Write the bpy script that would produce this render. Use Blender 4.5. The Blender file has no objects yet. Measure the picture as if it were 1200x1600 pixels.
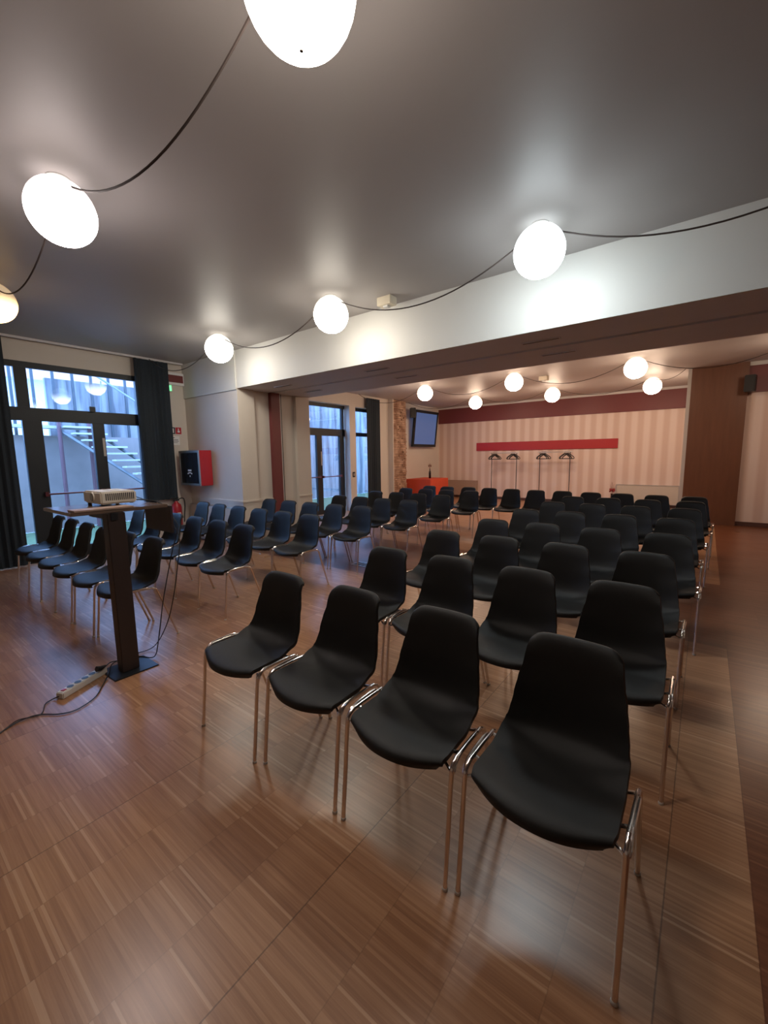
import bpy, bmesh, math, random
from mathutils import Vector, Matrix
random.seed(7)
S = bpy.context.scene
COL = S.collection

# ------------------------------------------------------------------ camera
def cam_axes(yaw, pitch, roll):
    f = Vector((-math.sin(yaw)*math.cos(pitch), math.cos(yaw)*math.cos(pitch), -math.sin(pitch)))
    rt = Vector((math.cos(yaw), math.sin(yaw), 0)); up = rt.cross(f)
    c, s = math.cos(roll), math.sin(roll)
    return c*rt+s*up, -s*rt+c*up, f
YAW, PITCH, ROLL, FPX, EYE = 0.655372793, 0.13198643, -0.013990084, 651.186, 1.45
R_, U_, F_ = cam_axes(YAW, PITCH, ROLL)
cam = bpy.data.objects.new('camera', bpy.data.cameras.new('camera')); COL.objects.link(cam)
cam.matrix_world = Matrix(((R_.x, U_.x, -F_.x, 0), (R_.y, U_.y, -F_.y, 0), (R_.z, U_.z, -F_.z, EYE), (0, 0, 0, 1)))
cam.data.sensor_fit = 'VERTICAL'; cam.data.sensor_height = 32.0; cam.data.lens = FPX/1600*32.0
cam.data.clip_start = 0.02; cam.data.clip_end = 200
S.camera = cam

# ------------------------------------------------------------------ world, exposure
S.view_settings.view_transform = 'Standard'; S.view_settings.look = 'None'
S.view_settings.gamma = 1; S.view_settings.use_curve_mapping = False
S.view_settings.exposure = 0.0
w = bpy.data.worlds.new('sky'); S.world = w; w.use_nodes = True
bg = w.node_tree.nodes['Background']
bg.inputs['Color'].default_value = (0.27, 0.50, 1.0, 1); bg.inputs['Strength'].default_value = 12.0
GLOBE_L = 50.0
WARM, NEUTRAL, COOL, YELLOW = (1, .74, .54), (1, .88, .76), (.86, .97, 1.0), (1, .62, .25)
S.cycles.max_bounces = 8; S.cycles.diffuse_bounces = 5; S.cycles.glossy_bounces = 4
S.cycles.transparent_max_bounces = 12; S.cycles.sample_clamp_indirect = 6

# ------------------------------------------------------------------ materials
def node_mat(name):
    m = bpy.data.materials.new(name); m.use_nodes = True
    nt = m.node_tree; b = nt.nodes['Principled BSDF']
    return m, nt, b
def N(nt, t, **kw):
    n = nt.nodes.new(t)
    for k, v in kw.items(): setattr(n, k, v)
    return n
def mat(name, col, rough=0.6, metal=0.0, spec=0.5, noise=0.0, scale=20.0, bump=0.0, bscale=60.0, stretch=None, coat=0.0):
    m, nt, b = node_mat(name)
    b.inputs['Roughness'].default_value = rough; b.inputs['Metallic'].default_value = metal
    b.inputs['Specular IOR Level'].default_value = spec; b.inputs['Coat Weight'].default_value = coat
    tc = N(nt, 'ShaderNodeTexCoord'); mp = N(nt, 'ShaderNodeMapping')
    nt.links.new(tc.outputs['Object'], mp.inputs['Vector'])
    if stretch: mp.inputs['Scale'].default_value = stretch
    nz = N(nt, 'ShaderNodeTexNoise'); nz.inputs['Scale'].default_value = scale; nz.inputs['Detail'].default_value = 5
    nt.links.new(mp.outputs['Vector'], nz.inputs['Vector'])
    mx = N(nt, 'ShaderNodeMix', data_type='RGBA')
    mx.inputs[6].default_value = tuple(max(0, c*(1-noise)) for c in col)+(1,)
    mx.inputs[7].default_value = tuple(min(1, c*(1+noise)) for c in col)+(1,)
    nt.links.new(nz.outputs['Fac'], mx.inputs[0]); nt.links.new(mx.outputs[2], b.inputs['Base Color'])
    if bump:
        n2 = N(nt, 'ShaderNodeTexNoise'); n2.inputs['Scale'].default_value = bscale; n2.inputs['Detail'].default_value = 3
        nt.links.new(mp.outputs['Vector'], n2.inputs['Vector'])
        bp = N(nt, 'ShaderNodeBump'); bp.inputs['Strength'].default_value = bump; bp.inputs['Distance'].default_value = 0.01
        nt.links.new(n2.outputs['Fac'], bp.inputs['Height']); nt.links.new(bp.outputs['Normal'], b.inputs['Normal'])
    return m
def emit_mat(name, col, strength):
    m, nt, b = node_mat(name)
    b.inputs['Base Color'].default_value = (.8, .8, .8, 1); b.inputs['Roughness'].default_value = .3
    b.inputs['Emission Color'].default_value = col+(1,); b.inputs['Emission Strength'].default_value = strength
    return m
def globe_mat(name, col, strength, r):
    m, nt, b = node_mat(name); L = nt.links.new
    b.inputs['Base Color'].default_value = (.8, .8, .8, 1); b.inputs['Roughness'].default_value = .25
    tc = N(nt, 'ShaderNodeTexCoord'); sx = N(nt, 'ShaderNodeSeparateXYZ'); L(tc.outputs['Object'], sx.inputs[0])
    mr = N(nt, 'ShaderNodeMapRange', interpolation_type='SMOOTHSTEP'); L(sx.outputs['Z'], mr.inputs['Value'])
    mr.inputs['From Min'].default_value = -r; mr.inputs['From Max'].default_value = r*.35
    mr.inputs['To Min'].default_value = strength; mr.inputs['To Max'].default_value = strength*.035
    b.inputs['Emission Color'].default_value = col+(1,); L(mr.outputs[0], b.inputs['Emission Strength'])
    return m
def glass_mat(name, tint=(.93, .97, 1.0), rough=0.0, gl=0.35):
    m, nt, b = node_mat(name); nt.nodes.remove(b)
    out = nt.nodes['Material Output']
    tr = N(nt, 'ShaderNodeBsdfTransparent'); tr.inputs['Color'].default_value = tint+(1,)
    gs = N(nt, 'ShaderNodeBsdfGlossy'); gs.inputs['Roughness'].default_value = rough
    fr = N(nt, 'ShaderNodeFresnel'); fr.inputs['IOR'].default_value = 1.5
    ml = N(nt, 'ShaderNodeMath', operation='MULTIPLY'); ml.inputs[1].default_value = gl
    nt.links.new(fr.outputs[0], ml.inputs[0])
    mx = N(nt, 'ShaderNodeMixShader'); nt.links.new(ml.outputs[0], mx.inputs[0])
    nt.links.new(tr.outputs[0], mx.inputs[1]); nt.links.new(gs.outputs[0], mx.inputs[2])
    nt.links.new(mx.outputs[0], out.inputs['Surface'])
    return m

def floor_mat():
    m, nt, b = node_mat('industrial_parquet'); L = nt.links.new
    tc = N(nt, 'ShaderNodeTexCoord'); sx = N(nt, 'ShaderNodeSeparateXYZ'); L(tc.outputs['Object'], sx.inputs[0])
    def M(op, a, b_=None, c=None):
        n = N(nt, 'ShaderNodeMath', operation=op)
        for i, v in enumerate((a, b_, c)):
            if v is None: continue
            if isinstance(v, (int, float)): n.inputs[i].default_value = v
            else: L(v, n.inputs[i])
        return n.outputs[0]
    X, Y = sx.outputs['X'], sx.outputs['Y']
    u = M('DIVIDE', M('ADD', X, 1.87+46.5), 0.2325); cu = M('FLOOR', u); fu = M('FRACT', u)
    def cellnoise(w, seed):
        cv = M('FLOOR', M('DIVIDE', M('ADD', Y, 50.0), w))
        cb = N(nt, 'ShaderNodeCombineXYZ'); L(cu, cb.inputs[0]); L(cv, cb.inputs[1]); cb.inputs[2].default_value = seed
        wn = N(nt, 'ShaderNodeTexWhiteNoise'); L(cb.outputs[0], wn.inputs['Vector']); return wn.outputs['Value']
    n1 = cellnoise(0.0095, 0.3); n2 = cellnoise(0.031, 4.7); 
    # blocks whose ends are shifted from column to column
    cb = N(nt, 'ShaderNodeCombineXYZ'); L(cu, cb.inputs[0])
    wn0 = N(nt, 'ShaderNodeTexWhiteNoise'); L(cb.outputs[0], wn0.inputs['Vector'])
    v = M('DIVIDE', M('ADD', M('ADD', Y, 50.0), wn0.outputs['Value']), 0.31)
    cb2 = N(nt, 'ShaderNodeCombineXYZ'); L(cu, cb2.inputs[0]); L(M('FLOOR', v), cb2.inputs[1]); cb2.inputs[2].default_value = 9.1
    wn2 = N(nt, 'ShaderNodeTexWhiteNoise'); L(cb2.outputs[0], wn2.inputs['Vector']); n3 = wn2.outputs['Value']
    # fine grain, stretched along the strips
    mp = N(nt, 'ShaderNodeMapping'); mp.inputs['Scale'].default_value = (6, 160, 1); L(tc.outputs['Object'], mp.inputs['Vector'])
    nz = N(nt, 'ShaderNodeTexNoise'); nz.inputs['Scale'].default_value = 1; nz.inputs['Detail'].default_value = 4; L(mp.outputs[0], nz.inputs['Vector'])
    base = M('ADD', M('ADD', M('MULTIPLY', n1, 0.24), M('MULTIPLY', n2, 0.17)), M('ADD', M('ADD', M('MULTIPLY', n3, 0.10), 0.05), M('MULTIPLY', nz.outputs['Fac'], 0.44)))
    cr = N(nt, 'ShaderNodeValToRGB'); L(base, cr.inputs[0])
    e = cr.color_ramp.elements
    e[0].position = 0.15; e[0].color = (.215, .090, .042, 1)
    e[1].position = 0.85; e[1].color = (.48, .265, .145, 1)
    k = cr.color_ramp.elements.new(0.5); k.color = (.345, .170, .086, 1)
    # pale single strips
    hi = M('GREATER_THAN', cellnoise(0.0085, 7.7), 0.945)
    mixh = N(nt, 'ShaderNodeMix', data_type='RGBA'); L(M('MULTIPLY', hi, 0.45), mixh.inputs[0]); L(cr.outputs[0], mixh.inputs[6]); mixh.inputs[7].default_value = (.62, .40, .25, 1)
    # seams
    s1 = M('LESS_THAN', M('ABSOLUTE', M('SUBTRACT', fu, 0.5)), 0.492)   # 1 inside the block
    fv = M('FRACT', v); s2 = M('LESS_THAN', M('ABSOLUTE', M('SUBTRACT', fv, 0.5)), 0.4955)
    u4 = M('FRACT', M('DIVIDE', M('ADD', X, 1.87+46.5), 0.93)); s3 = M('LESS_THAN', M('ABSOLUTE', M('SUBTRACT', u4, 0.5)), 0.4975)
    seam = M('MULTIPLY', M('ADD', M('MULTIPLY', s1, 0.16), 0.84), M('MULTIPLY', M('ADD', M('MULTIPLY', s2, 0.08), 0.92), M('ADD', M('MULTIPLY', s3, 0.4), 0.6)))
    sm = N(nt, 'ShaderNodeMix', data_type='RGBA', blend_type='MULTIPLY'); sm.inputs[0].default_value = 1
    L(mixh.outputs[2], sm.inputs[6])
    cc = N(nt, 'ShaderNodeCombineColor'); [L(seam, cc.inputs[i]) for i in range(3)]; L(cc.outputs[0], sm.inputs[7])
    # darker wood: border strip along the right side and the threshold band under the beam
    dark = M('MAXIMUM', M('GREATER_THAN', X, 0.22), M('MULTIPLY', M('GREATER_THAN', Y, 3.86), M('LESS_THAN', Y, 5.75)))
    dm = N(nt, 'ShaderNodeMix', data_type='RGBA', blend_type='MULTIPLY'); L(dark, dm.inputs[0]); L(sm.outputs[2], dm.inputs[6]); dm.inputs[7].default_value = (.46, .31, .26, 1)
    L(dm.outputs[2], b.inputs['Base Color'])
    b.inputs['Specular IOR Level'].default_value = 0.60
    # varnish: gloss varies a little
    nr = N(nt, 'ShaderNodeTexNoise'); nr.inputs['Scale'].default_value = 2.5; L(tc.outputs['Object'], nr.inputs['Vector'])
    L(M('ADD', M('MULTIPLY', nr.outputs['Fac'], 0.12), 0.24), b.inputs['Roughness'])
    bp = N(nt, 'ShaderNodeBump'); bp.inputs['Strength'].default_value = 0.12; bp.inputs['Distance'].default_value = 0.002
    L(base, bp.inputs['Height']); L(bp.outputs['Normal'], b.inputs['Normal'])
    return m
def wallpaper_mat():
    m, nt, b = node_mat('striped_wallpaper'); L = nt.links.new
    tc = N(nt, 'ShaderNodeTexCoord'); wv = N(nt, 'ShaderNodeTexWave', wave_type='BANDS', bands_direction='X', wave_profile='SIN')
    wv.inputs['Scale'].default_value = 2*math.pi/0.29/20; wv.inputs['Distortion'].default_value = 0
    L(tc.outputs['Object'], wv.inputs['Vector'])
    cr = N(nt, 'ShaderNodeValToRGB'); L(wv.outputs['Fac'], cr.inputs[0])
    e = cr.color_ramp.elements; e[0].position = .22; e[0].color = (.68, .51, .43, 1); e[1].position = .78; e[1].color = (.79, .65, .58, 1)
    L(cr.outputs[0], b.inputs['Base Color']); b.inputs['Roughness'].default_value = .55
    return m
def stone_mat():
    m, nt, b = node_mat('stone'); L = nt.links.new
    tc = N(nt, 'ShaderNodeTexCoord'); nz = N(nt, 'ShaderNodeTexNoise'); nz.inputs['Scale'].default_value = 5
    L(tc.outputs['Object'], nz.inputs['Vector']); cr = N(nt, 'ShaderNodeValToRGB'); L(nz.outputs['Fac'], cr.inputs[0])
    e = cr.color_ramp.elements; e[0].position = .35; e[0].color = (.30, .16, .10, 1); e[1].position = .65; e[1].color = (.62, .42, .30, 1)
    L(cr.outputs[0], b.inputs['Base Color']); b.inputs['Roughness'].default_value = .8
    return m
def board_mat():
    m, nt, b = node_mat('board_marked_concrete'); L = nt.links.new
    tc = N(nt, 'ShaderNodeTexCoord'); mp = N(nt, 'ShaderNodeMapping'); mp.inputs['Scale'].default_value = (1, 5, .5)
    L(tc.outputs['Object'], mp.inputs['Vector']); nz = N(nt, 'ShaderNodeTexNoise'); nz.inputs['Scale'].default_value = 1.3; nz.inputs['Detail'].default_value = 8
    L(mp.outputs[0], nz.inputs['Vector']); cr = N(nt, 'ShaderNodeValToRGB'); L(nz.outputs['Fac'], cr.inputs[0])
    e = cr.color_ramp.elements; e[0].position = .38; e[0].color = (.11, .11, .12, 1); e[1].position = .62; e[1].color = (.30, .29, .29, 1)
    L(cr.outputs[0], b.inputs['Base Color']); b.inputs['Roughness'].default_value = .85
    return m

MT = dict(
    floor=floor_mat(), wallpaper=wallpaper_mat(), stone=stone_mat(), board=board_mat(),
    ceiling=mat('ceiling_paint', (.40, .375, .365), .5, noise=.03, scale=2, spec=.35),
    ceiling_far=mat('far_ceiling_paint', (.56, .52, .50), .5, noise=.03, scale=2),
    wall=mat('wall_paint', (.66, .60, .53), .6, noise=.03, scale=3, bump=.05),
    white=mat('white_paint', (.66, .65, .62), .6, noise=.02, scale=3),
    soffit=mat('soffit_paint', (.66, .65, .66), .6, noise=.04, scale=4),
    darkred=mat('dark_red_paint', (.17, .035, .035), .5, noise=.05),
    red=mat('red_panel', (.42, .025, .03), .4, noise=.04),
    veneer=mat('brown_veneer', (.15, .060, .030), .45, noise=.25, scale=3, stretch=(6, 6, .6)),
    base=mat('dark_skirting', (.10, .045, .035), .5, noise=.1),
    plastic=mat('black_plastic', (.0085, .0085, .0085), .47, spec=.36, noise=.1, bump=.25, bscale=900),
    chrome=mat('chrome', (.80, .74, .70), .16, metal=1, noise=.02),
    rubber=mat('glide_plastic', (.55, .50, .46), .5, noise=.05),
    frame=mat('dark_window_frame', (.011, .014, .018), .5, noise=.1),
    curtain=mat('dark_teal_curtain', (.032, .041, .052), .85, noise=.2, scale=60, spec=.2),
    glass=glass_mat('window_glass'),
    tablewood=mat('dark_brown_laminate', (.034, .022, .020), .45, noise=.2, scale=4, stretch=(8, 8, .8)),
    tabletop=mat('brown_table_top', (.15, .10, .075), .16, noise=.1, scale=5),
    iron=mat('blackened_steel', (.035, .038, .045), .35, metal=.6, noise=.2),
    proj=mat('cream_plastic', (.74, .68, .58), .45, noise=.02),
    dark=mat('dark_grey_plastic', (.03, .03, .032), .4, noise=.1),
    lens=mat('lens_glass', (.02, .02, .03), .08, noise=.1, coat=1),
    black=mat('black_cable', (.012, .012, .013), .5, noise=.1),
    cord=mat('brown_textile_cord', (.055, .040, .036), .8, noise=.1),
    strip=mat('white_power_strip', (.70, .67, .62), .45, noise=.02),
    cream=mat('cream_box', (.72, .64, .50), .5, noise=.02),
    firered=mat('fire_red', (.45, .02, .03), .35, noise=.03),
    silver=mat('brushed_aluminium', (.62, .62, .62), .35, metal=1, noise=.05),
    fireglass=mat('dark_cabinet_glass', (.018, .022, .028), .08, noise=.1),
    cloth=mat('orange_red_tablecloth', (.60, .075, .03), .8, noise=.06, scale=6),
    screen=emit_mat('screen_reflection_glow', (.16, .26, .60), .36),  # soft blue emission stands in for the bluish reflection on the screen
    bottle=mat('dark_bottle_glass', (.018, .006, .008), .12, noise=.1),
    twig=mat('dried_twigs', (.22, .09, .06), .8, noise=.2),
    petal=mat('dark_red_petals', (.30, .03, .03), .7, noise=.2),
    beige=mat('beige_panel', (.58, .52, .45), .5, noise=.03),
    tan=mat('tan_panel', (.40, .28, .22), .5, noise=.05),
    grass=mat('grass', (.09, .13, .06), .9, noise=.7, scale=14),
    concrete=mat('smooth_concrete', (.24, .20, .185), .85, noise=.25, scale=3),
    steel=mat('galvanised_steel', (.16, .17, .18), .6, noise=.15),
    tread=mat('pale_steel_tread', (.48, .48, .48), .6, noise=.1),
    rail=mat('blue_grey_rail', (.05, .06, .07), .6, noise=.1),
    post=mat('oxide_red_steel', (.13, .06, .07), .6, noise=.1),
    panic=mat('dark_red_bar', (.12, .02, .03), .35, noise=.1),
    facade=mat('pale_facade', (.42, .42, .42), .7, noise=.08), roofred=mat('red_facade', (.45, .28, .25), .7, noise=.1),
    signgreen=emit_mat('green_sign_light', (.05, .75, .25), 1.6), signwhite=mat('sign_white', (.8, .8, .8), .5, noise=.01),
    plate=mat('steel_floor_plate', (.35, .33, .31), .3, metal=.9, noise=.1),
    sticker=mat('paper_sticker', (.55, .50, .45), .6, noise=.03),
)

# ------------------------------------------------------------------ mesh helpers
def box(bm, x0, x1, y0, y1, z0, z1):
    vs = [bm.verts.new((x, y, z)) for x in (x0, x1) for y in (y0, y1) for z in (z0, z1)]
    for f in ((0, 1, 3, 2), (4, 6, 7, 5), (0, 4, 5, 1), (2, 3, 7, 6), (0, 2, 6, 4), (1, 5, 7, 3)):
        bm.faces.new([vs[i] for i in f])
def tube(bm, pts, r, n=8, closed=False):
    pts = [Vector(p) for p in pts]; rings = []
    prev = None
    for i, p in enumerate(pts):
        a = pts[i-1] if i else (pts[-1] if closed else None); c = pts[i+1] if i < len(pts)-1 else (pts[0] if closed else None)
        t = ((p-a).normalized() if a is not None else Vector()) + ((c-p).normalized() if c is not None else Vector())
        t.normalize()
        if prev is None:
            s = t.cross(Vector((0, 0, 1)))
            if s.length < 1e-3: s = t.cross(Vector((1, 0, 0)))
        else: s = prev - t*prev.dot(t)
        s.normalize(); prev = s; q = t.cross(s)
        rr = r[i] if isinstance(r, (list, tuple)) else r
        rings.append([bm.verts.new(p + (s*math.cos(k*2*math.pi/n)+q*math.sin(k*2*math.pi/n))*rr) for k in range(n)])
    m = len(rings)
    for i in range(m if closed else m-1):
        A, B = rings[i], rings[(i+1) % m]
        for k in range(n): bm.faces.new((A[k], A[(k+1) % n], B[(k+1) % n], B[k]))
    if not closed: bm.faces.new(rings[0][::-1]); bm.faces.new(rings[-1])
def lathe(bm, prof, c=(0, 0, 0), n=24):
    rings = []
    for r, z in prof:
        rings.append([bm.verts.new((c[0]+r*math.cos(k*2*math.pi/n), c[1]+r*math.sin(k*2*math.pi/n), c[2]+z)) for k in range(n)])
    for A, B in zip(rings, rings[1:]):
        for k in range(n): bm.faces.new((A[k], A[(k+1) % n], B[(k+1) % n], B[k]))
    bm.faces.new(rings[0][::-1]); bm.faces.new(rings[-1])
def link(name, bm, m, parent=None, smooth=False, bevel=0, loc=None):
    bmesh.ops.recalc_face_normals(bm, faces=bm.faces)
    if bevel:
        bmesh.ops.bevel(bm, geom=list(bm.edges), offset=bevel, segments=2, affect='EDGES', clamp_overlap=True)
    me = bpy.data.meshes.new(name); bm.to_mesh(me); bm.free()
    me.materials.append(MT[m] if isinstance(m, str) else m)
    if smooth:
        for p in me.polygons: p.use_smooth = True
        try: me.set_sharp_from_angle(angle=math.radians(50))
        except Exception: pass
    o = bpy.data.objects.new(name, me); COL.objects.link(o)
    if loc: o.location = loc
    if parent is not None: o.parent = parent
    return o
def boxes(name, bl, m, parent=None, bevel=0, loc=None):
    bm = bmesh.new()
    for b in bl: box(bm, *b)
    return link(name, bm, m, parent, bevel=bevel, loc=loc)
def tag(o, label=None, cat=None, group=None, kind=None):
    for k, v in (('label', label), ('category', cat), ('group', group), ('kind', kind)):
        if v: o[k] = v
    return o
def thing(name, label, cat, loc=(0, 0, 0), rz=0, group=None, kind=None):
    o = bpy.data.objects.new(name, None); COL.objects.link(o); o.location = loc; o.rotation_euler = (0, 0, rz)
    o.empty_display_size = .1
    return tag(o, label, cat, group, kind)
def struct(name, bl, m, parent=None, bevel=0):
    o = boxes(name, bl, m, parent, bevel)
    if parent is None: o['kind'] = 'structure'
    return o
def smooth_pts(pts, n=8):
    P = [Vector(p) for p in pts]; P = [P[0]*2-P[1]]+P+[P[-1]*2-P[-2]]; out = []
    for i in range(1, len(P)-2):
        a, b, c, d = P[i-1:i+3]
        for k in range(n):
            t = k/n
            out.append(.5*((2*b)+(c-a)*t+(2*a-5*b+4*c-d)*t*t+(3*b-a-3*c+d)*t**3))
    out.append(P[-2]); return out

# ------------------------------------------------------------------ the room
XL, ZC, YB, YR = -7.55, 3.12, 13.24, 10.70
fl = bmesh.new(); box(fl, -7.85, 5.0, -4.0, 13.4, -.12, 0); o = link('floor', fl, 'floor'); o['kind'] = 'structure'
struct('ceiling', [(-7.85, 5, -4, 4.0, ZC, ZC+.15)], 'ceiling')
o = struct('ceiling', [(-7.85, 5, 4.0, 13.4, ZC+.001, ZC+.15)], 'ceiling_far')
T = .30
# window wall: near opening, far openings, stone pilaster beyond
struct('wall_left', [
    (XL-T, XL, -4, .35, 0, ZC), (XL-T, XL, .35, 3.32, 2.82, ZC), (XL-T, XL, 3.32, 6.0, 0, ZC),
    (XL-T, XL, 6.0, 8.38, 2.80, ZC), (XL-T, XL, 8.38, 8.62, 0, ZC), (XL-T, XL, 8.62, 9.66, 2.78, ZC),
    (XL-T, XL, 9.66, 10.1, 0, ZC), (XL-T, XL+.16, 10.1, 10.14, 0, ZC), (XL-T, XL+.09, 10.14, 10.85, 0, ZC), (XL-T, -7.65, 10.85, 13.4, 0, ZC)], 'wall')
struct('wall_far', [(-7.85, -.25, YB, YB+.16, 0, ZC)], 'wallpaper')
struct('wall_right_far', [(.54, 5, YR, YR+.16, 0, ZC)], 'wallpaper')
struct('wall_return', [(-.40, -.20, YR+.02, YB, 0, ZC)], 'white')
struct('wall_right', [(5.0, 5.15, -4, 13.4, 0, ZC)], 'wall')
struct('wall_front', [(-7.85, 5.15, -4.15, -4, 0, ZC)], 'wall')
tag(struct('pillar', [(-.335, .54, 10.62, YR+.16, 0, ZC)], 'veneer'), kind='structure')
# dark red friezes with a white cove line
tr = struct('trim_1', [(-7.65, -.44, YB-.03, YB, 2.57, 3.06)], 'darkred')
struct('trim_2', [(-7.65, -.40, YB-.05, YB, 3.06, ZC)], 'white')
struct('trim_3', [(.54, 5, YR-.03, YR, 2.56, 3.05)], 'darkred')
struct('trim_4', [(.54, 5, YR-.05, YR, 3.05, ZC)], 'white')
struct('trim_5', [(-.455, -.40, YB-.20, YB, 0, 2.62)], 'white')
struct('baseboard_far', [(-7.65, -.40, YB-.02, YB, 0, .085)], 'base')
struct('baseboard_right_far', [(.54, 5, YR-.02, YR, 0, .085)], 'base')
struct('baseboard_left', [(XL, XL+.015, 3.32, 3.96, 0, .08), (XL, XL+.015, 9.66, 10.1, 0, .08), (-7.65, -7.635, 10.85, YB, 0, .08)], 'wall')
# beam with folding-wall tracks
BY0, BY1, BZ, PX = 3.96, 5.47, 2.55, -5.93
bmn = struct('trim_6', [(XL, 5, BY0, BY0+.05, BZ, ZC)], 'white')
struct('trim_7', [(XL, 5, BY0+.05, 4.60, BZ+.004, ZC), (XL, 5, 4.60, 4.68, BZ+.05, ZC), (XL, 5, 4.68, BY1, BZ+.004, ZC)], 'soffit')
struct('trim_8', [(XL, PX, BY0-.02, BY0, BZ-.02, ZC)], 'white')
# stub wall carrying the beam: piers, red folding panel, slot
struct('wall_stub', [(XL, PX, BY0, 4.27, 0, BZ+.004), (XL, PX-.06, 4.27, 4.60, 0, BZ+.004), (XL, PX-.06, 4.87, 5.15, 0, BZ+.004), (XL, PX, 5.15, BY1, 0, BZ+.004),
                     (XL, PX-.09, 4.60, 4.87, 0, BZ+.004)], 'wall')
struct('trim_9', [(PX-.09, PX+.005, 4.605, 4.785, .01, BZ+.004)], 'darkred')
struct('trim_10', [(PX-.09, PX-.01, 4.785, 4.815, .01, BZ+.004)], 'white')
struct('trim_11', [(PX-.09, PX-.05, 4.815, 4.865, .01, BZ+.004)], 'dark')
struct('trim_12', [(XL, PX+.018, BY0-.018, BY0, .735, .765), (PX, PX+.018, BY0, 4.27, .735, .765), (PX-.06, PX-.045, 4.27, 4.60, .735, .765), (PX, PX+.018, 5.15, BY1, .735, .765)], 'wall')
# curtain rail under the ceiling
struct('trim_13', [(XL+.10, XL+.13, -1, 3.9, ZC-.03, ZC)], 'soffit')

struct('trim_14', [(XL+.09, XL+.102, 10.15, 10.845, 0, ZC)], 'base')
# split-face stone on the pilaster
st = bmesh.new(); rnd = random.Random(3)
z = 0.0
while z < ZC-.01:
    h = min(rnd.uniform(.035, .065), ZC-z); y = 10.16
    while y < 10.84:
        ww = min(rnd.uniform(.22, .55), 10.84-y)
        box(st, XL+.102, XL+.10+rnd.uniform(.012, .055), y, y+ww-.010, z, z+h-.012); y += ww
    z += h
o = link('stone_cladding', st, 'stone'); tag(o, 'rough brown split stone cladding on the pilaster beside the far curtain', 'stone cladding', kind='structure')

# ------------------------------------------------------------------ windows
def window(name, x, ymin, ymax, ztop, posts, transom, glasses, extras=None):
    root = thing(name, None, None, (x, 0, 0), kind='structure')
    fr = [(-.035, .035, a, b, z0, z1) for a, b, z0, z1 in posts]+[(-.035, .035, ymin, ymax, transom[0], transom[1]), (-.035, .035, ymin, ymax, ztop-.08, ztop)]
    boxes('window_frame', fr, 'frame', root, bevel=.004)
    for a, b, z0, z1 in glasses: boxes('glass_pane', [(-.006, 0, a, b, z0, z1)], 'glass', root)
    return root
w1 = window('door_1', -7.58, .35, 3.32, 2.82,
    [(.35, .45, 0, 2.74), (1.60, 1.74, 2.2, 2.74), (1.63, 1.85, 0, 2.02), (2.47, 2.63, 0, 2.02), (3.14, 3.32, 0, 2.74), (.45, 1.63, 0, .12), (1.85, 2.47, 0, .16), (2.63, 3.14, 0, .16)],
    (2.02, 2.20), [(.45, 1.63, .12, 2.02), (1.85, 2.47, .16, 2.02), (2.63, 3.14, .16, 2.02), (.45, 1.60, 2.2, 2.74), (1.74, 3.14, 2.2, 2.74)])
def panic(root, y0, y1, z=.98, x=.09):
    bm = bmesh.new(); tube(bm, [(x, y0, z), (x, y1, z)], .014)
    box(bm, .03, x+.01, y0-.02, y0+.02, z-.03, z+.03); box(bm, .03, x+.01, y1-.02, y1+.02, z-.03, z+.03)
    link('panic_bar', bm, 'panic', root)
panic(w1, 1.80, 2.52); panic(w1, 2.58, 3.18)
boxes('door_closer', [(.035, .075, 2.44, 2.52, 2.19, 2.27)], 'frame', w1, bevel=.004)
boxes('sticker', [(.035, .037, 2.585, 2.62, 1.52, 1.80)], 'sticker', w1)
w2 = window('door_2', -7.76, 6.0, 8.38, 2.80,
    [(6.0, 6.1, 0, 2.72), (8.27, 8.34, 0, 2.72), (7.34, 7.52, 0, 2.0), (6.1, 7.34, 0, .1), (7.52, 8.27, 0, .1), (8.17, 8.27, 0, 2.0)],
    (2.0, 2.18), [(6.1, 7.34, .1, 2.0), (7.52, 8.17, .1, 2.0), (6.1, 8.27, 2.18, 2.72)])
panic(w2, 6.2, 7.4, .96); panic(w2, 7.5, 8.16, .96)
boxes('sticker', [(.035, .037, 7.47, 7.50, 1.25, 1.6)], 'sticker', w2)
w3 = window('window_3', -7.76, 8.62, 9.66, 2.78,
    [(8.62, 8.66, .0, 2.7), (9.6, 9.66, .0, 2.7), (8.66, 9.6, 0, .08)], (2.02, 2.12), [(8.66, 9.6, .08, 2.02), (8.66, 9.6, 2.12, 2.7)])

# curtains
def curtain(y0, y1, z0, z1, x, label, seed, group=None, flare=0.0):
    rnd = random.Random(seed); bm = bmesh.new(); n = int((y1-y0)/.012); rows = 14
    ph = rnd.random()*6; fr = 2*math.pi/.085
    def sheet(off):
        g = []
        for j in range(rows+1):
            t = j/rows; zz = z1+(z0-z1)*t; row = []
            for i in range(n+1):
                s = i/n; y = y0+(y1-y0)*s + flare*t*(s-.3)
                d = (.016+.008*math.sin(s*9+seed))*math.sin(fr*(y1-y0)*s+ph+.6*math.sin(s*7))*(.7+.4*t)
                row.append(bm.verts.new((off+d, y, zz)))
            g.append(row)
        return g
    A = sheet(0); B = sheet(-.004)
    for g, fl_ in ((A, 1), (B, 0)):
        for j in range(rows):
            for i in range(n): bm.faces.new((g[j][i], g[j][i+1], g[j+1][i+1], g[j+1][i]))
    for j in range(rows):
        for i in (0, n): bm.faces.new((A[j][i], A[j+1][i], B[j+1][i], B[j][i]))
    for i in range(n):
        for j in (0, rows): bm.faces.new((A[j][i], A[j][i+1], B[j][i+1], B[j][i]))
    o = link('curtain', bm, 'curtain', smooth=True, loc=(x, 0, 0))
    return tag(o, label, 'curtain', group)
curtain(.50, 1.495, .02, 3.09, XL+.115, 'dark teal floor-length curtain left of the nearer glass door', 1)
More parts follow.
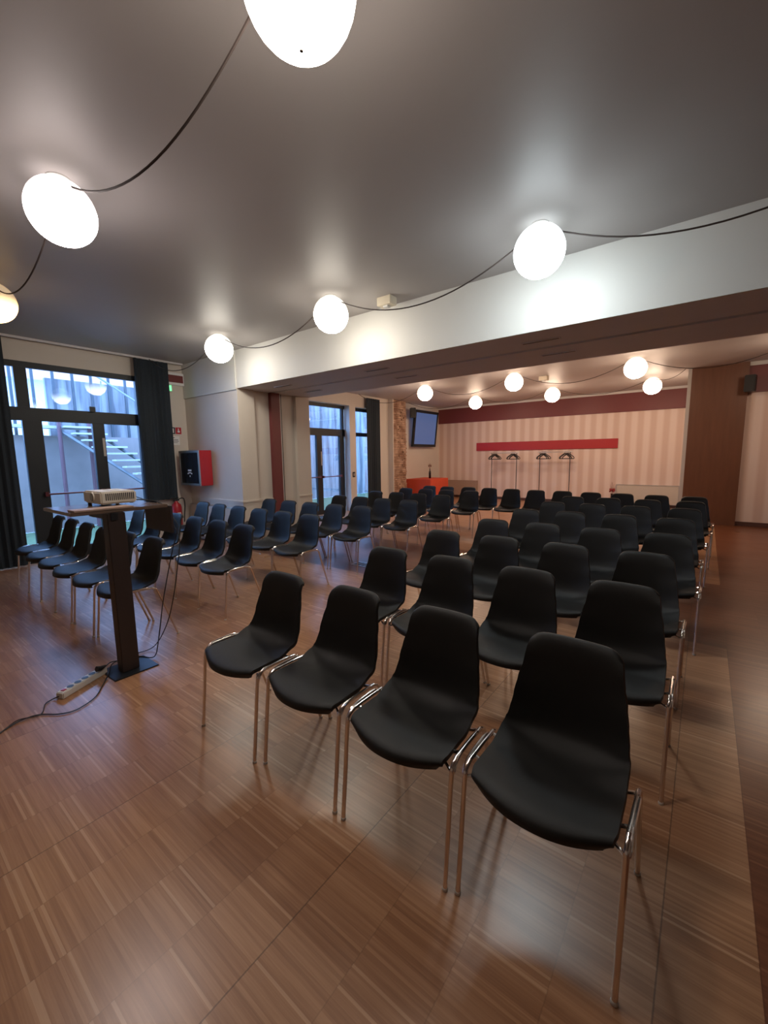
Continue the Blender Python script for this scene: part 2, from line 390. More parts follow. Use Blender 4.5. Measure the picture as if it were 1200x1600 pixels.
curtain(3.10, 3.64, .76, 3.09, XL+.115, 'short dark teal curtain between the nearer glass door and green exit sign', 2)
curtain(8.98, 9.58, .02, 3.05, XL+.08, 'dark teal curtain at the far window beside the stone pilaster', 3)

# ------------------------------------------------------------------ chairs
def chair_shell():
    prof = [(-.252, .402), (-.250, .418), (-.238, .433), (-.210, .442), (-.16, .444), (-.08, .438), (0, .431), (.06, .430), (.105, .440), (.135, .465), (.150, .505),
            (.158, .56), (.165, .62), (.172, .68), (.179, .735), (.187, .771), (.197, .792), (.210, .801), (.220, .798)]
    P = smooth_pts([(0, y, z) for y, z in prof], 3)
    # arc length
    s = [0]
    for a, b in zip(P, P[1:]): s.append(s[-1]+(b-a).length)
    tot = s[-1]
    def interp(t, tab):
        for (a, va), (b, vb) in zip(tab, tab[1:]):
            if t <= b:
                k = (t-a)/(b-a); k = k*k*(3-2*k); return va+(vb-va)*k
        return tab[-1][1]
    W = [(0, .180), (.05, .202), (.14, .208), (.30, .206), (.42, .203), (.52, .200), (.60, .193), (.68, .185), (.76, .176), (.84, .163), (.90, .158), (.95, .153), (.98, .149), (1, .142)]
    Cc = [(0, .0), (.12, .004), (.30, .014), (.44, .050), (.54, .058), (.68, .040), (.85, .020), (1, .004)]
    nv = 18; top, bot = [], []
    grid = []
    for i, p in enumerate(P):
        a = P[max(0, i-1)]; b = P[min(len(P)-1, i+1)]; t = (b-a).normalized(); nrm = Vector((0, -t.z, t.y))
        u = s[i]/tot; w_ = interp(u, W); c = interp(u, Cc); row = []
        for j in range(-1, nv+2):
            v = max(-1, min(1, -1+2*j/nv)); av = abs(v)
            q = Vector((v*w_, p.y, p.z)) + nrm*c*av**2.3
            front = max(0, 1-u/.16); q.y += .062*front*av**2.2; 
            topk = max(0, (u-.84)/.16); q.z -= .008*topk*av**2 + .028*topk*topk*av**9; q.y -= .006*topk*av**2
            if j < 0 or j > nv:      # rolled rim
                q += -nrm*.013 + Vector((math.copysign(.003, v), 0, 0))
            row.append((q, nrm))
        grid.append(row)
    bm = bmesh.new()
    A = [[bm.verts.new(q) for q, n in r] for r in grid]
    B = [[bm.verts.new(q-n*.006+Vector((-math.copysign(.003, q.x) if k in (0, len(r)-1) else 0, 0, 0))) for k, (q, n) in enumerate(r)] for r in grid]
    R, Q = len(A), len(A[0])
    for g in (A, B):
        for i in range(R-1):
            for j in range(Q-1): bm.faces.new((g[i][j], g[i][j+1], g[i+1][j+1], g[i+1][j]))
    for i in range(R-1):
        for j in (0, Q-1): bm.faces.new((A[i][j], A[i+1][j], B[i+1][j], B[i][j]))
    for j in range(Q-1):
        for i in (0, R-1): bm.faces.new((A[i][j], A[i][j+1], B[i][j+1], B[i][j]))
    return bm
def make_chair():
    t = thing('stacking_chair', 'x', 'chair')
    o = link('seat_shell', chair_shell(), 'plastic', t, smooth=True)
    r = .0085
    for sx in (-1, 1):
        x = .232*sx
        bm = bmesh.new(); tube(bm, smooth_pts([(x, -.218, .004), (x, -.1975, .20), (x, -.179, .385), (x, -.168, .424), (x, -.138, .442)], 5), r, 8); lf = link('leg', bm, 'chrome', t, smooth=True)
        g = bmesh.new(); lathe(g, [(.0095, 0), (.0105, .002), (.010, .009), (.0090, .011)], (x, -.218, 0), 10); link('rubber_foot', g, 'rubber', lf, smooth=True)
        bm = bmesh.new(); tube(bm, smooth_pts([(x, .218, .004), (x, .152, .20), (x, .091, .385), (x, .072, .424), (x, .040, .440)], 5), r, 8); lr = link('leg', bm, 'chrome', t, smooth=True)
        g = bmesh.new(); lathe(g, [(.0095, 0), (.0105, .002), (.010, .009), (.0090, .011)], (x, .218, 0), 10); link('rubber_foot', g, 'rubber', lr, smooth=True)
        bm = bmesh.new(); tube(bm, [(x, -.140, .442), (x, -.05, .443), (x, .045, .440)], r, 8); link('side_rail', bm, 'chrome', t, smooth=True)
        # coupling bar hooked on outside of the rail
        xo = x+.008*sx
        bm = bmesh.new(); tube(bm, smooth_pts([(x, -.174, .400), (xo, -.172, .412), (xo, -.150, .440), (xo, -.10, .451), (xo, .0, .451), (x, .02, .443)], 4), .0045, 6)
        tube(bm, [(x, -.172, .402), (x-.040*sx, -.150, .412)], .0055, 6)
        link('coupling_bar', bm, 'chrome', t, smooth=True)
    for y in (-.11, .035):
        bm = bmesh.new(); tube(bm, smooth_pts([(-.232, y, .438), (-.17, y, .422), (0, y, .414), (.17, y, .422), (.232, y, .438)], 4), .007, 6); link('cross_bar', bm, 'chrome', t, smooth=True)
    return t
def copy_tree(o, parent=None):
    c = o.copy(); COL.objects.link(c)
    if parent is not None: c.parent = parent
    for ch in o.children: copy_tree(ch, c)
    return c
ORD = ['first', 'second', 'third', 'fourth', 'fifth', 'sixth', 'seventh', 'eighth', 'ninth', 'tenth', 'eleventh']
LEFT = [[(-6.16, 1.57), (-5.66, 1.56), (-5.17, 1.55), (-4.66, 1.54), (-4.16, 1.55), (-3.66, 1.57)],
        [(-6.08, 2.45), (-5.58, 2.45), (-5.08, 2.45), (-4.57, 2.43), (-4.09, 2.42), (-3.60, 2.40)],
        [(-6.08, 3.36), (-5.56, 3.33), (-5.08, 3.32), (-4.56, 3.30), (-4.08, 3.28), (-3.60, 3.27)],
        [(-5.56, 4.20), (-5.05, 4.19), (-4.55, 4.18), (-4.07, 4.18), (-3.60, 4.20)],
        [(-4.96, 5.21), (-4.47, 5.20), (-3.98, 5.17), (-3.50, 5.17)],
        [(-4.94, 6.20), (-4.46, 6.19), (-3.97, 6.17), (-3.46, 6.12)],
        [(-4.88, 7.12), (-4.38, 7.10), (-3.90, 7.06), (-3.43, 7.10)]]
RIGHT = [[(-1.849, 1.475), (-1.345, 1.50), (-.83, 1.497), (-.325, 1.511)],
         [(-1.745, 2.34), (-1.261, 2.355), (-.785, 2.345), (-.283, 2.341)],
         [(-1.778, 3.17), (-1.268, 3.18), (-.772, 3.17), (-.272, 3.17)],
         [(-1.66, 4.02), (-1.17, 4.02), (-.70, 4.01), (-.22, 4.02)],
         [(-1.64, 4.99), (-1.17, 5.02), (-.70, 5.03), (-.22, 5.01)],
         [(-1.59, 5.96), (-1.12, 5.96), (-.66, 5.96), (-.19, 5.96)],
         [(-1.56, 6.87), (-1.09, 6.88), (-.62, 6.87), (-.14, 6.89)]]
LAST = [(-4.79, 7.91), (-4.30, 7.86), (-3.87, 7.92), (-3.39, 7.88), (-2.91, 7.85), (-2.43, 7.80), (-1.98, 7.79), (-1.49, 7.74), (-1.02, 7.75), (-.58, 7.68), (-.13, 7.64)]
def spread(row, p=.490):
    xs = [a for a, b in row]; n = len(xs); pitch = max(p, (xs[-1]-xs[0])/(n-1)); m = sum(xs)/n
    return [(m+(i-(n-1)/2)*pitch + .003*math.sin(i*5+xs[0]), y) for i, (_, y) in enumerate(row)]
LEFT = [spread(q) for q in LEFT]; RIGHT = [spread(q) for q in RIGHT]; LAST = spread(LAST, .47)
chair0 = make_chair(); first = [True]
def place(x, y, label, group):
    c = chair0 if first[0] else copy_tree(chair0)
    first[0] = False
    c.location = (x, y-.195, 0); c.rotation_euler = (0, 0, math.radians(random.uniform(-.6, .6)))
    c['label'] = label; c['group'] = group
def row_label(i, n, rown, block):
    end = 'aisle end' if block == 'window-side' else 'right end'
    if i == n-1: p = 'at its '+end
    elif i == 0: p = 'at its window end' if block == 'window-side' else 'at its aisle end'
    else: p = ORD[n-1-i]+' from its '+end
    return 'black plastic shell chair, %s row of the %s block, %s' % (rown, block, p)
RN = ['front', 'second', 'third', 'fourth', 'fifth', 'sixth', 'seventh']
for k, row in enumerate(RIGHT):
    for i, (x, y) in enumerate(row): place(x, y, row_label(i, len(row), RN[k], 'right-hand'), 'black chairs of the right-hand block')
for k, row in enumerate(LEFT):
    for i, (x, y) in enumerate(row): place(x, y, row_label(i, len(row), RN[k], 'window-side'), 'black chairs of the window-side block')
for i, (x, y) in enumerate(LAST):
    p = ('at its left end' if i == 0 else 'at its right end' if i == 10 else ORD[i]+' from its left end')
    place(x, y, 'black plastic shell chair, long rear row near striped wall, '+p, 'black chairs of the long rear row')

# ------------------------------------------------------------------ globe lamps and swagged cords
KG = 1.06
def globe(x, y, col, label, k=1.0, group='white globe lamps under the ceiling', z=2.935, r=.182):
    x *= KG; y *= KG
    t = thing('globe_lamp', label, 'lamp', (x, y, z), group=group)
    bm = bmesh.new(); bmesh.ops.create_uvsphere(bm, u_segments=32, v_segments=20, radius=r)
    key = 'globe_%.2f_%.2f_%.2f_%.1f' % (*col, k)
    if key not in MT: MT[key] = globe_mat('lit_opal_glass', col, GLOBE_L*k, r)
    link('glass_globe', bm, key, t, smooth=True)
    bm = bmesh.new(); lathe(bm, [(.050, .174), (.062, .180), (.062, ZC-z)], n=20); link('ceiling_mount', bm, 'white', t, smooth=True)
    bm = bmesh.new(); lathe(bm, [(.006, -.189), (.006, -.179)], n=10); link('bottom_nub', bm, 'cord', t)
G1 = 'globe lamps of the row nearest the camera'; G2 = 'globe lamps of the row before the beam'; G3 = 'globe lamps beyond the beam'
globe(-1.06, 1.00, NEUTRAL, 'large white globe lamp cut off by the top edge of the photo', 1.0, G1)
globe(-3.00, .94, (1, .88, .84), 'white globe lamp at upper left, between two swags of cord', 1.0, G1)
globe(-5.09, 1.0, YELLOW, 'yellowish globe lamp cut off at the left edge of the photo', .2, G1)
globe(-1.02, 3.14, COOL, 'bright cool white globe lamp, rightmost in front of the beam', 1.1, G2)
globe(-3.05, 3.15, (1, .92, .78), 'white globe lamp in front of the beam, left of the small ceiling box', 1.0, G2)
globe(-5.05, 3.15, (1, .93, .80), 'white globe lamp in front of the beam, nearest the window corner', 1.0, G2)
for x, y, l in [(-5.09, 8.19, 'leftmost globe lamp of the nearer row beyond the beam, near stone pilaster'), (-3.06, 8.18, 'middle globe lamp of the nearer row beyond the beam'), (-1.03, 8.24, 'rightmost globe lamp of the nearer row beyond the beam'),
                (-4.99, 10.57, 'leftmost of the three globe lamps nearest the striped far wall'), (-3.0, 10.53, 'middle of the three globe lamps nearest the striped far wall'), (-1.0, 10.65, 'rightmost of the three globe lamps nearest the striped far wall')]:
    globe(x, y, WARM, l, 1.3, G3)
globe(1.0, 8.22, WARM, 'globe lamp near the brown pillar, just outside the right edge of the photo', 1.1, G3)
def cord(pts, label, dip=.315, zt=3.035, r=.0055):
    pts = [(x*KG, y*KG, 3.112) for x, y, z in pts]
    bm = bmesh.new(); full = []
    for a, b in zip(pts, pts[1:]):
        a = Vector(a); b = Vector(b); n = 24; dd = dip*min(1, ((b-a).length/2)**1.0)
        for i in range(n+(b is pts[-1])):
            t = i/n; p = a.lerp(b, t); p.z -= 4*dd*t*(1-t); full.append(p)
    full.append(Vector(pts[-1])); tube(bm, full, r, 6)
    return tag(link('lamp_cord', bm, 'cord', smooth=True), label, 'cord', 'brown cords strung between the globe lamps')
zt = 3.035
cord([(-1.06+1.9, 1.0, zt), (-1.06, 1.0, zt), (-3.0, .95, zt), (-5.09, 1.0, zt), (-6.9, 1.0, zt)], 'brown cord swagged between the globe lamps nearest the camera')
cord([(1.0, 3.15, zt), (-1.02, 3.15, zt), (-3.05, 3.15, zt), (-5.05, 3.15, zt), (-7.02, 3.15, 3.04)], 'brown cord swagged between the globe lamps in front of the beam')
cord([(1.0, 8.2, zt), (-1.03, 8.22, zt), (-3.06, 8.18, zt), (-5.09, 8.19, zt), (-7.05, 8.19, zt)], 'brown cord swagged along the nearer globe lamps beyond the beam')
cord([(-.42, 10.0, 3.02), (-1.0, 10.63, zt), (-3.0, 10.54, zt), (-4.99, 10.57, zt), (-7.1, 10.5, zt)], 'thin brown cord along the globe lamps nearest the striped wall', .26)

# small ceiling boxes and vents in the beam soffit
def cbox(x, y, label):
    t = thing('ceiling_sensor', label, 'sensor', (x, y, ZC))
    boxes('housing', [(-.09, .09, -.06, .06, -.085, 0)], 'cream', t, bevel=.006)
    boxes('cap', [(-.03, .03, -.03, .03, -.105, -.085)], 'white', t, bevel=.004)
cbox(-2.80, 3.74, 'small cream box on the near ceiling against the beam')
cbox(-2.90, 9.50, 'small cream box on the ceiling beyond the beam')
for (x0, y, l) in [(-3.6, 4.33, 'left one nearer the camera'), (-3.58, 4.97, 'left one farther from the camera'), (-1.55, 4.33, 'right one nearer the camera'), (-1.55, 4.97, 'right one farther from the camera'), (-5.45, 4.33, 'by the stub wall, nearer one'), (-5.45, 4.97, 'by the stub wall, farther one')]:
    t = thing('slot_vent', 'narrow dark slot vent in the beam soffit, '+l, 'vent', (x0, y, BZ), group='slot vents in the beam soffit')
    boxes('rim', [(0, .37, -.030, -.022, -.004, .004), (0, .37, .022, .030, -.004, .004), (0, .01, -.022, .022, -.004, .004), (.36, .37, -.022, .022, -.004, .004)], 'soffit', t)
    boxes('slot', [(.01, .36, -.022, .022, -.002, .004)], 'dark', t)

# ------------------------------------------------------------------ projector table
t = thing('projector_table', 'tall dark brown pedestal table carrying the projector', 'table', (-3.1, 1.09, 0))
def rel(b): return (b[0]+3.1, b[1]+3.1, b[2]-1.09, b[3]-1.09, b[4], b[5])
boxes('table_top', [rel((-3.64, -3.08, .84, 1.43, 1.108, 1.13))], 'tabletop', t, bevel=.003)
boxes('column', [rel((-3.145, -3.058, 1.03, 1.138, .008, 1.108))], 'tablewood', t, bevel=.004)
boxes('base_plate', [rel((-3.235, -2.99, .955, 1.235, 0, .008))], 'iron', t, bevel=.002)
boxes('side_leaf', [rel((-3.49, -3.075, 1.44, 1.46, .915, 1.115))], 'tablewood', t, bevel=.003)
boxes('bracket', [rel((-3.45, -3.05, 1.05, 1.09, 1.06, 1.108))], 'iron', t)
o = boxes('thin_board', [(-.04, .09, -.14, .20, 0, .012)], 'tan', bevel=.002, loc=(-3.165, 1.0, 1.13)); tag(o, 'thin brown board lying on the projector table under the projector', 'board')
t = thing('projector', 'cream projector with round lens and side vents on the tall table', 'projector', (-3.44, 1.19, 1.142))
bm = bmesh.new(); box(bm, -.165, .165, -.115, .115, .006, .093)
link('body', bm, 'proj', t, bevel=.010)
bm = bmesh.new(); tube(bm, [(.02, -.110, .052), (.02, -.122, .052)], .034, 20); lr = link('lens_ring', bm, 'proj', t, smooth=True)
bm = bmesh.new(); tube(bm, [(.02, -.119, .052), (.02, -.1245, .052)], .028, 20); link('lens', bm, 'lens', lr, smooth=True)
bm = bmesh.new()
for i in range(15): box(bm, .1645, .167, -.085+.0125*i, -.085+.0125*i+.006, .032, .080)
link('vent_grille', bm, 'dark', t)
boxes('button_panel', [(-.07, .05, -.02, .05, .093, .0955)], 'strip', t, bevel=.001)
for sx, sy in ((-.13, -.09), (.13, -.09), (-.13, .09), (.13, .09)):
    bm = bmesh.new(); lathe(bm, [(.013, -.012 if sx < 0 else -.0), (.013, .007)], (sx, sy, 0), 12); link('foot', bm, 'dark', t, smooth=True)
# ------------------------------------------------------------------ power strip and cables
a = Vector((-3.05, .672, 0)); b = Vector((-3.195, .965, 0)); d = b-a
t = thing('power_strip', 'white power strip lying on the parquet beside the table base', 'power strip', tuple(a), math.atan2(d.y, d.x))
Ls = d.length
boxes('housing', [(0, Ls, -.027, .027, 0, .042)], 'strip', t, bevel=.005)
for i in range(5):
    bm = bmesh.new(); lathe(bm, [(.019, .040), (.019, .0435), (.015, .0437)], (.075+i*.052, 0, 0), 20); link('socket', bm, 'dark', t, smooth=True)
boxes('switch', [(.018, .042, -.012, .012, .040, .047)], 'firered', t, bevel=.002)
def cable(name, pts, label, m='black', r=.004, n=8, cat='cable'):
    bm = bmesh.new(); tube(bm, smooth_pts(pts, n), r, 6); return tag(link(name, bm, m, smooth=True), label, cat)
t = cable('mains_cable', [(-3.15, .93, .055), (-3.165, .965, .055), (-3.22, 1.02, .045), (-3.24, 1.10, .02), (-3.225, 1.20, .012), (-3.13, 1.245, .012), (-3.12, 1.275, .03), (-3.11, 1.29, .10), (-3.10, 1.31, .22), (-3.10, 1.345, .40), (-3.09, 1.385, .58), (-3.06, 1.43, .80), (-3.06, 1.475, .93), (-3.10, 1.485, 1.0), (-3.3, 1.475, 1.12), (-3.36, 1.42, 1.145), (-3.38, 1.33, 1.16), (-3.40, 1.31, 1.175)],
          'black mains cable hanging from projector table to the power strip')
bm = bmesh.new(); tube(bm, [(-3.143, .905, .066), (-3.15, .93, .058), (-3.165, .965, .058)], [.018, .016, .007], 10); link('plug', bm, 'black', t, smooth=True)
cable('video_cable', [(-3.42, 1.31, 1.19), (-3.43, 1.38, 1.165), (-3.4, 1.43, 1.14), (-3.3, 1.485, 1.12), (-3.18, 1.50, .97), (-3.08, 1.495, .86), (-3.09, 1.47, .66), (-3.13, 1.44, .42), (-3.19, 1.40, .20), (-3.27, 1.33, .03), (-3.30, 1.20, .008), (-3.29, 1.07, .006), (-3.22, 1.01, .014), (-3.117, .963, .014),
          (-2.996, .884, .006), (-2.894, .815, .006), (-2.846, .749, .006), (-2.825, .679, .006), (-2.863, .612, .006), (-2.947, .544, .006), (-2.96, .461, .006), (-2.915, .372, .006), (-2.85, .2, .006)], 'black video cable running from projector down and across the parquet', r=.0035)
cable('strip_lead', [(-3.048, .668, .02), (-3.07, .645, .008), (-3.048, .601, .006), (-2.955, .565, .006), (-2.93, .53, .010), (-2.965, .46, .012), (-2.935, .40, .006), (-2.87, .33, .006), (-2.80, .2, .006)], 'grey lead leaving the near end of the power strip', 'cord', .0035)

# ------------------------------------------------------------------ near left corner: cabinet, signs, extinguisher
t = thing('fire_hose_cabinet', 'red fire hose cabinet with dark glass door on the stub wall', 'cabinet', (-7.08, BY0-.022, 1.30))
boxes('body', [(-.33, .33, -.215, 0, -.30, .30)], 'firered', t, bevel=.006)
boxes('door_frame', [(-.33, .33, -.235, -.216, .262, .30), (-.33, .33, -.235, -.216, -.30, -.262), (-.33, -.292, -.235, -.216, -.262, .262), (.292, .33, -.235, -.216, -.262, .262)], 'silver', t, bevel=.003)
boxes('glass_door', [(-.292, .292, -.229, -.218, -.262, .262)], 'fireglass', t)
bm = bmesh.new()
box(bm, -.055, .055, -.232, -.2295, -.055, -.025); box(bm, -.075, -.045, -.232, -.2295, -.105, -.082); box(bm, .045, .075, -.232, -.2295, -.105, -.082); box(bm, -.045, .045, -.232, -.2295, -.09, -.072); box(bm, -.01, .01, -.232, -.2295, -.15, -.125)
link('pictogram', bm, 'signwhite', t)
t = thing('alarm_panel', 'dark red panel in a white frame above the green exit sign', 'alarm panel', (XL, 3.80, 2.855))
boxes('housing', [(0, .05, -.18, .155, -.105, .105)], 'signwhite', t, bevel=.004); boxes('red_lens', [(.05, .055, -.14, .125, -.062, .062)], 'darkred', t)
t = thing('exit_sign', 'small green glowing exit sign beside the short curtain', 'sign', (XL, 3.60, 2.69))
boxes('housing', [(0, .03, -.13, .13, -.055, .055)], 'white', t, bevel=.003); boxes('green_face', [(.03, .034, -.12, .12, -.048, .048)], 'signgreen', t)
bm = bmesh.new(); box(bm, .034, .036, .045, .060, -.012, .018); box(bm, .034, .036, .047, .058, .022, .034); box(bm, .034, .036, .030, .046, -.034, -.014); box(bm, .034, .036, .058, .072, -.036, -.010); box(bm, .034, .036, -.005, .022, -.034, .030)
link('running_figure', bm, 'signwhite', t)
t = thing('safety_sign', 'small safety sign with red field and white pictogram beside curtain', 'sign', (XL, 3.73, 1.96))
boxes('backing', [(0, .006, -.13, .125, -.065, .065)], 'signwhite', t); boxes('red_field', [(.006, .008, .015, .12, -.06, .06)], 'firered', t); boxes('grey_field', [(.006, .008, -.125, .010, -.06, .06)], 'dark', t)
bm = bmesh.new(); box(bm, .008, .010, .05, .09, -.03, .0); box(bm, .008, .010, .06, .075, .0, .04); box(bm, .008, .010, -.09, -.05, -.04, .03); box(bm, .008, .010, -.035, -.015, -.04, .04); link('pictogram', bm, 'signwhite', t)
t = thing('paper_notice', 'white paper notice with grey lines under the safety sign', 'notice', (XL, 3.72, 1.80))
boxes('sheet', [(0, .004, -.09, .09, -.09, .065)], 'signwhite', t)
boxes('printed_lines', [(.004, .005, -.07, .0, .030, .042), (.004, .005, -.07, .06, -.005, .004), (.004, .005, -.07, .07, -.03, -.022), (.004, .005, -.06, .05, -.055, -.048)], 'dark', t)
t = thing('fire_extinguisher', 'red fire extinguisher on the wall below the short curtain', 'extinguisher', (XL+.12, 3.60, .16))
bm = bmesh.new(); lathe(bm, [(.075, 0), (.085, .015), (.085, .45), (.07, .50), (.03, .535), (.025, .56)], n=24); link('cylinder', bm, 'firered', t, smooth=True)
boxes('valve', [(-.02, .02, -.05, .05, .56, .60), (-.012, .012, -.09, .05, .61, .625)], 'dark', t, bevel=.003)
bm = bmesh.new(); tube(bm, smooth_pts([(0, .04, .59), (.02, .12, .60), (.05, .13, .50), (.07, .10, .30), (.07, .09, .18)], 6), .010, 8); link('hose', bm, 'black', t, smooth=True)
bm = bmesh.new(); box(bm, .0845, .0865, -.03, .03, .22, .36); link('instruction_label', bm, 'signwhite', t)
boxes('wall_bracket', [(-.12, -.08, -.03, .03, .30, .36)], 'dark', t)

def panel_radiator(x0, x1, y, z0, z1, label, m='beige', sgn=-1, d=.07):
    t = thing('radiator', label, 'radiator', ((x0+x1)/2, y, z0)); h = (x1-x0)/2; H = z1-z0
    boxes('front_panel', [(-h+.012, h-.012, -d, -.02, .012, H-.012)], m, t, bevel=.004)
    boxes('frame', [(-h, h, -d-.004, 0, H-.012, H), (-h, -h+.012, -d-.004, 0, .0, H-.012), (h-.012, h, -d-.004, 0, 0, H-.012), (-h+.012, h-.012, -d-.004, 0, 0, .012)], 'tan' if m == 'tan' else 'silver', t)
panel_radiator(-7.60, -6.11, YB-.021, .085, .60, 'tan panel radiator on the striped wall beside the orange table', 'tan')
panel_radiator(-1.94, -.49, YB-.021, .085, .59, 'pale panel radiator at the right end of the striped wall')
panel_radiator(-7.45, -6.12, BY0-.021, .06, .65, 'beige panel radiator under the fire hose cabinet', 'beige')

# ------------------------------------------------------------------ far end of the hall
t = thing('wall_board', 'long red board mounted across the striped wall above coat racks', 'board', ((-6.18-1.96)/2, YB, 1.73))
boxes('board', [(-2.11, 2.11, -.030, -.004, -.133, .133)], 'red', t, bevel=.003); boxes('cleat', [(-1.8, 1.8, -.004, 0, -.03, .03)], 'dark', t)
# TV
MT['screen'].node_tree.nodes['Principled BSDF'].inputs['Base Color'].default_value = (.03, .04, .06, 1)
t = thing('wall_screen', 'black framed screen with a bluish reflection painted as glow beside the stone pilaster', 'screen', (-7.46, 12.02, 2.34))
t.rotation_euler = (0, math.radians(6), 0)
boxes('bezel', [(-.04, .03, -.72, .72, .50, .585), (-.04, .03, -.72, .72, -.585, -.50), (-.04, .03, -.72, -.64, -.50, .50), (-.04, .03, .64, .72, -.50, .50)], 'frame', t, bevel=.005)
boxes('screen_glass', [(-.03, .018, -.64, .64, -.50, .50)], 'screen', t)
boxes('wall_arm', [(-.155, -.04, -.15, .15, -.15, .15)], 'dark', t)
def speaker(x, y, z, rz, label, wall=(-.16, 0, 0)):
    t = thing('loudspeaker', label, 'speaker', (x, y, z), rz, group=None)
    boxes('enclosure', [(-.08, .08, -.09, .09, -.15, .15)], 'dark', t, bevel=.008)
    boxes('grille', [(-.07, .07, -.096, -.09, -.14, .14)], 'black', t, bevel=.002)
    boxes('bracket', [(-.02, .02, .09, .16, -.03, .03)], 'iron', t)
speaker(-7.40, 11.18, 2.80, math.radians(45), 'small black loudspeaker at the upper left corner of the wall screen')
speaker(.56, 10.46, 2.70, math.radians(-10), 'small black loudspeaker beside the dark frieze on brown pillar')
# orange table with bottle
bm = bmesh.new(); tx0, tx1, ty0, ty1, th = -7.50, -6.62, 10.95, 12.05, .74
ring = []
def rr(k, n=12): return None
per = []
nseg = 22
for (xa, ya, xb, yb) in ((tx0, ty0, tx1, ty0), (tx1, ty0, tx1, ty1), (tx1, ty1, tx0, ty1), (tx0, ty1, tx0, ty0)):
    for i in range(nseg): per.append((xa+(xb-xa)*i/nseg, ya+(yb-ya)*i/nseg))
cx, cy = (tx0+tx1)/2, (ty0+ty1)/2
rows = []
for zt_, out in ((th, 0), (th-.01, .006), (th-.3, .02), (.05, .035)):
    r_ = []
    for i, (x, y) in enumerate(per):
        k = 1+(out+(.012*math.sin(i*.9)+.01*math.sin(i*.37+1))*(th-zt_)/th*1.6)
        r_.append(bm.verts.new((cx+(x-cx)*k, cy+(y-cy)*k, zt_)))
    rows.append(r_)
for A, B in zip(rows, rows[1:]):
    for i in range(len(A)): bm.faces.new((A[i], A[(i+1) % len(A)], B[(i+1) % len(A)], B[i]))
bm.faces.new(rows[0])
o = link('tablecloth', bm, 'cloth', smooth=True, loc=(0, 0, 0)); tag(o, 'orange-red tablecloth draped to the floor below the wall screen', 'tablecloth')
t = thing('trestle_table', 'table hidden under the orange-red cloth below wall screen', 'table', (cx, cy, 0))
boxes('table_top', [(-.42, .42, -.53, .53, .705, .735)], 'tan', t)
for sx in (-.36, .36):
    for sy in (-.46, .46): boxes('leg', [(sx-.02, sx+.02, sy-.02, sy+.02, 0, .705)], 'iron', t)
t = thing('wine_bottle', 'dark wine bottle holding dried flowers on the orange-red table', 'bottle', (-7.0, 11.55, th))
bm = bmesh.new(); lathe(bm, [(.034, 0), (.038, .008), (.038, .19), (.030, .225), (.015, .26), (.014, .31), (.016, .315)], n=20); link('bottle_body', bm, 'bottle', t, smooth=True)
bm = bmesh.new()
for k in range(6):
    a_ = k*1.05; tube(bm, smooth_pts([(0, 0, .28), (.01*math.cos(a_), .01*math.sin(a_), .36), (.05*math.cos(a_), .06*math.sin(a_), .44+.02*(k % 3))], 3), .003, 5)
o = link('dried_stems', bm, 'twig', t)
bm = bmesh.new()
for k in range(6):
    a_ = k*1.05; mm = Matrix.Translation((.035*math.cos(a_), .045*math.sin(a_), .38+.02*(k % 3))); bmesh.ops.create_icosphere(bm, subdivisions=1, radius=.022, matrix=mm)
link('flower_heads', bm, 'twig', t)
# floor vase
t = thing('floor_vase', 'small vase of dark red dried flowers in front of the pale radiator', 'vase', (-1.98, 12.85, 0))
bm = bmesh.new(); lathe(bm, [(.05, 0), (.07, .02), (.08, .12), (.03, .24), (.028, .34), (.04, .36)], n=20); link('vase_body', bm, 'bottle', t, smooth=True)
bm = bmesh.new()
for k in range(7):
    a_ = k*.9; tube(bm, smooth_pts([(0, 0, .30), (.01*math.cos(a_), .01*math.sin(a_), .45), (.05*math.cos(a_), .05*math.sin(a_), .55+.06*(k % 3))], 3), .003, 5)
link('dried_stems', bm, 'twig', t)
bm = bmesh.new()
for k in range(9):
    a_ = k*.7; bmesh.ops.create_icosphere(bm, subdivisions=1, radius=.03, matrix=Matrix.Translation((.05*math.cos(a_), .05*math.sin(a_), .45+.03*math.sin(k*2.1))))
link('flower_heads', bm, 'petal', t)
# coat racks with hangers
def rack(x0, x1, y, h, label):
    t = thing('coat_rack', label, 'coat rack', ((x0+x1)/2, y, 0)); w_ = (x1-x0)/2
    for sx in (-1, 1):
        bm = bmesh.new(); tube(bm, [(sx*w_, 0, .03), (sx*w_, 0, h)], .011, 8); link('post', bm, 'iron', t, smooth=True)
        bm = bmesh.new(); tube(bm, [(sx*w_, -.22, .02), (sx*w_, .22, .02)], .012, 8); link('foot_bar', bm, 'iron', t, smooth=True)
    bm = bmesh.new(); tube(bm, [(-w_-.06, 0, h), (w_+.06, 0, h)], .013, 8); link('hanging_rail', bm, 'silver', t, smooth=True)
    bm = bmesh.new(); tube(bm, [(-w_, 0, .08), (w_, 0, .08)], .010, 8); link('lower_rail', bm, 'iron', t, smooth=True)
rack(-5.47, -4.66, 12.85, 1.515, 'metal coat rack with black hangers, left one before striped wall')
rack(-3.95, -3.10, 12.85, 1.515, 'metal coat rack with black hangers, right one before striped wall')
def hanger_bm():
    bm = bmesh.new()
    tube(bm, smooth_pts([(0, .0, .012), (.018, 0, .022), (.022, 0, .0), (.004, 0, -.02), (0, 0, -.035)], 4), .004, 6)
    tube(bm, [(0, 0, -.035), (.155, 0, -.135), (.185, 0, -.175), (.165, 0, -.195), (-.165, 0, -.195), (-.185, 0, -.175), (-.155, 0, -.135)], .014, 6, closed=True)
    return bm
h0 = link('coat_hanger', hanger_bm(), 'black', smooth=True); fst = True
